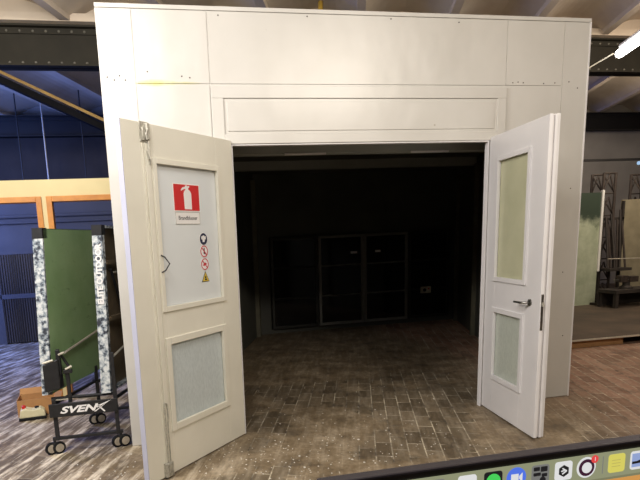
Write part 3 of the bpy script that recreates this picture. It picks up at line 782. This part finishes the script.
def lattice(x, y, label):
    t = thing('lattice_tower', label, 'tower', (x, y, .13))
    bm = NB(); w_ = .13; h = 2.42
    for sx in (-1, 1):
        for sy in (-1, 1): add_tube(bm, [(sx*w_, sy*w_, 0), (sx*w_, sy*w_, h)], .024, 8)
    obj('upright', bm, M['rust'], t)
    bm = NB(); n = 6
    for k in range(n):
        za, zb = h*k/n+.03, h*(k+1)/n-.03
        for sy in (-1, 1):
            add_tube(bm, [(-w_, sy*w_, za), (0, sy*w_, zb)], .013, 6); add_tube(bm, [(0, sy*w_, zb), (w_, sy*w_, za)], .013, 6)
            add_tube(bm, [(-w_, sy*w_, za), (w_, sy*w_, za)], .013, 6); add_tube(bm, [(sy*w_, -w_, za), (sy*w_, w_, zb)], .013, 6)
        if k == n-1:
            for sy in (-1, 1): add_tube(bm, [(-w_, sy*w_, h-.01), (w_, sy*w_, h-.01)], .018, 6)
    obj('lattice', bm, M['rust'], t)
lattice(8.98, 4.6, 'rusty steel lattice tower nearest the booth on the deck')
lattice(10.02, 4.75, 'rusty steel lattice tower at the right edge of the view')

# dusty sheet of glass with a white edge tube
t = thing('glass_sheet', 'tall dusty greenish glass sheet with white edge rail on the deck', 'glass sheet', (8.35, 4.3, .13))
obj('sheet', bx((-.75, -.006, 0), (.31, .006, 2.06)), M['pane_dusty'], t)
obj('edge_rail', bx((.30, -.03, .62), (.345, .02, 2.1)), M['white_tape'], t, .004)
obj('foot', bx((-.7, -.18, 0), (-.62, .18, .04)), M['rust'], t)
obj('foot', bx((.2, -.18, 0), (.28, .18, .04)), M['rust'], t)
# rack of bars between the towers
t = thing('bar_rack', 'dark rack filled with upright metal bars between lattice towers', 'rack', (8.98, 4.25, .13))
for za, zb, yy in ((0, .06, -.14), (.62, .67, -.14), (1.55, 1.6, .1)): obj('shelf', bx((-.22, yy, za), (.26, .14, zb)), M['bench'], t)
for x in (-.2, .24): obj('rack_post', bx((x-.02, .1, 0), (x+.02, .14, 1.9)), M['bench'], t)
for k in range(9):
    x = -.17+k*.047; hgt = random.uniform(1.45, 1.95)
    obj('metal_bar', tb([(x, random.uniform(-.06, .04), .67), (x+random.uniform(-.03, .03), .08, hgt)], .019, 6), M['rust'] if k % 3 else M['bench'], t)
# work bench with dark clutter
t = thing('work_bench', 'low dark work bench on the deck below the lattice towers', 'bench', (9.3, 3.85, .13))
obj('bench_top', bx((-.85, -.2, .26), (1.2, .2, .32)), M['bench'], t)
for sx in (-.8, 1.1):
    for sy in (-.16, .16): obj('leg', bx((sx-.03, sy-.03, 0), (sx+.03, sy+.03, .26)), M['bench'], t)
obj('back_board', bx((-.85, .17, .02), (1.2, .2, .26)), M['bench'], t)
BT = .13+.32
# a bench vice-like dark machine
t = thing('machine_vice', 'dark machine vice standing on the bench beside the glass sheet', 'vice', (8.85, 3.84, BT))
obj('base', add_lathe(NB(), (0, 0, 0), (0, 0, 1), [(0, .11), (.03, .11), (.06, .06), (.12, .06)]), M['bench'], t)
obj('jaw', add_box(add_box(NB(), (-.17, -.06, .12), (-.02, .06, .24)), (.03, -.06, .12), (.2, .06, .22)), M['rust'], t, .006)
obj('screw', tb([(-.25, 0, .16), (.24, 0, .16)], .018, 8), M['steel'], t)
def jar(x, y, z, r, h, mt, label):
    t = thing('jar', label, 'jar', (x, y, z), group=None)
    obj('jar_body', add_lathe(NB(), (0, 0, 0), (0, 0, 1), [(0, r), (h*.75, r), (h*.85, r*.75), (h*.9, r*.75)], 16), mt, t, smooth=True)
    obj('lid', add_lathe(NB(), (0, 0, h*.9), (0, 0, 1), [(0, r*.8), (h*.12, r*.8)], 16), M['white_tape'], t)
jar(9.24, 3.78, BT, .055, .15, M['ivory'], 'large ivory jar on the bench below the lattice towers')
jar(9.36, 3.74, BT, .04, .10, M['ivory'], 'small ivory jar just right of the large jar')
jar(9.52, 3.80, BT, .05, .13, M['cream_plastic'], 'cream jar on the bench at the view edge')
tag(obj('paper_card', bx((9.30, 3.635, .24), (9.39, 3.645, .33)), M['ivory']), 'pale square card fixed to the bench front', 'card')
tag(obj('chipboard_panel', bx((9.25, 4.42, .13), (10.2, 4.45, 2.05)), M['tan_board']), 'tan chipboard panel standing at the right edge of the view', 'board')
tag(obj('cable', tb([(8.2, 3.62, 1.02), (8.9, 3.62, 1.0), (9.6, 3.62, 1.03), (10.4, 3.62, 1.06)], .008, 6), M['pale_bar']), 'thin pale cable stretched across in front of the lattice towers', 'cable')
tag(obj('cable_post', tb([(10.4, 3.62, .13), (10.4, 3.62, 1.06)], .012, 8), M['rust']), 'thin post carrying the pale cable outside the glass', 'post')
tag(obj('overhead_rail', bx((6.9, 5.2, 2.86), (12.8, 5.26, 2.90)), M['girder_dark']), 'dark horizontal rail above the lattice towers', 'rail')
for k, x in enumerate((7.6, 12.4)):
    tag(obj('rail_hanger', bx((x-.015, 5.215, 2.90), (x+.015, 5.245, 4.35)), M['girder_dark']), ['rail hanger nearest the booth', 'rail hanger farthest right'][k], 'hanger')
o = obj('blue_pilot_lamp', add_lathe(NB(), (10.36, 5.19, 2.80), (0, -1, 0), [(0, .035), (.05, .035), (.06, .02)]), emit('pale_blue_glow', (.45, .7, 1), 0.8)); tag(o, 'small pale blue lamp on the dark overhead rail', 'lamp')

# ---------------------------------------------------------------- tube light
t = thing('tube_light', 'glowing tube light hanging under the ceiling right of the booth', 'lamp', (6.08, 1.60, 3.625))
Ud = -U
rod = [Vector((0, 0, 0)), Ud*.02, Ud*1.48, Ud*1.5]
obj('tube', tb(rod, [.035, .05, .05, .035], 18), emit('white_tube_glow', (1, .95, .9), 9), t, smooth=True)
obj('housing', tb([Ud*.05+Vector((0, 0, .075)), Ud*1.45+Vector((0, 0, .075))], .03, 10), M['white_tape'], t)
obj('suspension_wire', tb([Ud*.7+Vector((0, 0, .10)), Ud*.7+Vector((0, 0, .64))], .004, 6), M['girder_dark'], t)
obj('suspension_wire', tb([Ud*1.35+Vector((0, 0, .10)), Ud*1.35+Vector((0, 0, .64))], .004, 6), M['girder_dark'], t)
tag(obj('power_cable', tb([(6.06, 1.66, 3.65), (5.68, 1.6, 3.47), (5.2, 1.6, 3.2), (4.78, 1.6, 2.72)], .008, 6), M['pale_bar']), 'thin cable leading from the tube light down to the booth', 'cable')

# ---------------------------------------------------------------- loose paint flakes
bm = NB()
for k in range(620):
    if k < 330: x, y = random.gauss(.9, .8), random.gauss(-.7, .45)
    elif k < 480: x, y = random.uniform(-2.2, .4), random.uniform(-1.2, 1.4)
    else: x, y = random.uniform(.5, 4.5), random.uniform(-1.4, 1.4)
    if y < -1.6 or (x < .25 and y > -.15) or (x > 3.9 and y > -.1) : continue
    s = random.uniform(.0025, .007)*(1.6 if random.random() < .08 else 1); a = random.uniform(0, PI)
    pts = [(x+s*math.cos(a+q)*random.uniform(.6, 1.3), y+s*math.sin(a+q)*random.uniform(.6, 1.3)) for q in (0, 1.3, 2.7, 4, 5.2)]
    add_prism(bm, pts, lambda p: Vector((p[0], p[1], .0003)), lambda p: Vector((p[0], p[1], .003)))
o = obj('paint_flakes', bm, M['chip']); tag(o, 'white paint flakes scattered over the floor before the booth', 'paint flakes', kind='stuff')

# ---------------------------------------------------------------- computer screen in the foreground on a standing desk
YM = -3.65
K = .65/.9004
def mx(x): return .1121+(x-.1121)*K
def mz(z): return 1.6203+(z-1.6203)*K
top = mz(1.1625); xl, xr_ = mx(.43), mx(1.235)
t = thing('standing_desk', 'desk carrying the computer screen in the foreground', 'desk', ((xl+xr_)/2, YM+.1, 0))
obj('desk_top', bx((-.45, -.25, .77), (.45, .25, .80)), M['board'], t, .004)
for sx in (-.4, .4):
    for sy in (-.2, .2): obj('leg', bx((sx-.02, sy-.02, 0), (sx+.02, sy+.02, .77)), M['black'], t)
MS = thing('computer_screen', 'computer screen with a row of app icons along the bottom of the view', 'computer screen', ((xl+xr_)/2, YM, .80))
hw = (xr_-xl)/2; zt = top-.80
obj('stand', add_box(add_box(NB(), (-.1, -.02, 0), (.1, .16, .012)), (-.03, .04, .012), (.03, .06, .25)), M['steel'], MS, .003)
M['bezel'] = mat('black_bezel', (.022, .017, .022), (.015, .012, .016), 12, .35)
obj('bezel', bx((-hw, 0, zt-.36), (hw, .022, zt)), M['bezel'], MS, .003)
zs = mz(1.1455)-.80
sc = obj('display', bx((-hw+.010, -.0015, zt-.35), (hw-.010, 0, zs)), None or emit('olive_wallpaper', (.20, .20, .115), 1.0), MS)
E = {k: emit(k+'_screen_colour', c) for k, c in dict(dock=(.27, .28, .17), white=(.72, .72, .72), green=(.06, .62, .10), black=(.012, .012, .014), blue=(.08, .17, .75), red=(.75, .06, .06),
     yellow=(.66, .60, .12), orange=(.62, .30, .08), grey=(.18, .18, .17), sky=(.28, .36, .62), line=(.45, .40, .10)).items()}
cxm = (xl+xr_)/2
def rr(bm, cx, cz, hwid, hh, rad, y0, y1):
    pts = []
    for qx, qz, a0 in ((1, 1, 0), (-1, 1, PI/2), (-1, -1, PI), (1, -1, 3*PI/2)):
        for i in range(6):
            a = a0+PI/2*i/5; pts.append((cx+qx*(hwid-rad)+rad*math.cos(a), cz+qz*(hh-rad)+rad*math.sin(a)))
    return poly(bm, pts, y0, y1)
def sc_obj(name, bm, m_, parent): return obj(name, bm, m_, parent)
dz = mz(1.120)-.80
def dx(x): return mx(x)-cxm
sc_obj('wallpaper_stripe', bx((-hw+.011, -.0020, zt-.34), (hw-.011, -.0015, dz-.026)), E['orange'], MS)
sc_obj('dock_bar', rr(NB(), 0, dz-.001, hw-.02, .0205, .008, -.0026, -.0015), E['dock'], MS)
I = .0148
def icon(x, base, zoff=0):
    b_ = rr(NB(), dx(x), dz+zoff, I, I, .0045, -.0034, -.0026)
    return obj('app_icon', b_, E[base], MS)
Y2, Y3 = -.0040, -.0034
icon(.600, 'white'); icon(.665, 'grey')
icon(.735, 'white')
i_ = icon(.793, 'black'); obj('glyph', disc(NB(), .0115, Y2, Y3, 24, dx(.793), dz), E['green'], i_)
i_ = obj('app_icon', disc(NB(), .0160, -.0034, -.0026, 28, dx(.846), dz), E['blue'], MS)
g = poly(NB(), [(dx(.846)-.009, dz-.006), (dx(.846)+.003, dz-.006), (dx(.846)+.003, dz+.006), (dx(.846)-.009, dz+.006)], Y2, Y3); poly(g, [(dx(.846)+.0045, dz-.002), (dx(.846)+.0095, dz-.007), (dx(.846)+.0095, dz+.007), (dx(.846)+.0045, dz+.002)], Y2, Y3)
obj('glyph', g, E['white'], i_)
i_ = icon(.902, 'grey'); g = NB(); cx = dx(.902)
for a, b, c, d in ((-.012, .006, -.002, .012), (0, .004, .011, .012), (-.012, -.002, .0, .003), (.002, -.004, .011, .001)): rr(g, cx+(a+c)/2, dz+(b+d)/2, (c-a)/2, (d-b)/2, .001, Y2, Y3)
disc(g, .005, Y2, Y3, 16, cx+.004, dz-.009); obj('glyph', g, E['black'], i_)
i_ = icon(.957, 'white'); cx = dx(.957); hexa = [(cx+.0095*math.cos(PI/6+k*PI/3), dz+.0095*math.sin(PI/6+k*PI/3)) for k in range(6)]
obj('glyph', poly(NB(), hexa, Y2, Y3), E['black'], i_)
g = NB()
for p0, p1 in (((-.003, .0045), (.0045, .0)), ((.0045, 0), (-.003, -.0045)), ((-.005, .0), (.001, .001))):
    v = Vector((p1[0]-p0[0], p1[1]-p0[1])).normalized()*.0009; n_ = Vector((-v.y, v.x))
    poly(g, [(cx+p0[0]+n_.x, dz+p0[1]+n_.y), (cx+p0[0]-n_.x, dz+p0[1]-n_.y), (cx+p1[0]-n_.x, dz+p1[1]-n_.y), (cx+p1[0]+n_.x, dz+p1[1]+n_.y)], -.0045, Y2)
obj('glyph_arrow', g, E['white'], i_)
cx = dx(1.012)
i_ = obj('app_icon', disc(NB(), .0165, -.0034, -.0026, 30, cx, dz), E['white'], MS)
obj('glyph', disc(NB(), .0135, Y2, Y3, 30, cx, dz), emit('dark_plum', (.045, .01, .03)), i_); obj('glyph_centre', disc(NB(), .0085, -.0046, Y2, 24, cx, dz), E['white'], i_)
bd = obj('badge', disc(NB(), .0062, -.0052, -.0046, 20, cx+.0125, dz+.0125), E['red'], i_)
bm = add_text(NB(), '1', .009, lambda x, y, z: Vector((cx+.0125+x, -.0056-z*.2, dz+.0125+y))); obj('badge_numeral', bm, E['white'], i_)
obj('divider', bx((dx(1.052), -.0034, dz-.014), (dx(1.052)+.0008, -.0026, dz+.014)), E['grey'], MS)
i_ = icon(1.087, 'yellow'); g = NB(); cx = dx(1.087)
for k in range(3): add_box(g, (cx-.009, Y2, dz+.005-k*.005), (cx+.006, Y3, dz+.0058-k*.005))
obj('note_lines', g, E['line'], i_)
i_ = icon(1.142, 'white'); cx = dx(1.142); obj('picture', bx((cx-.0125, Y2, dz-.0105), (cx+.0125, Y3, dz+.0115)), E['sky'], i_)
obj('picture_horizon', poly(NB(), [(cx-.0125, dz-.005), (cx+.0125, dz-.004), (cx+.0125, dz), (cx+.004, dz+.0015), (cx-.004, dz-.001), (cx-.0125, dz-.001)], -.0045, Y2), E['black'], i_)
icon(1.196, 'white')
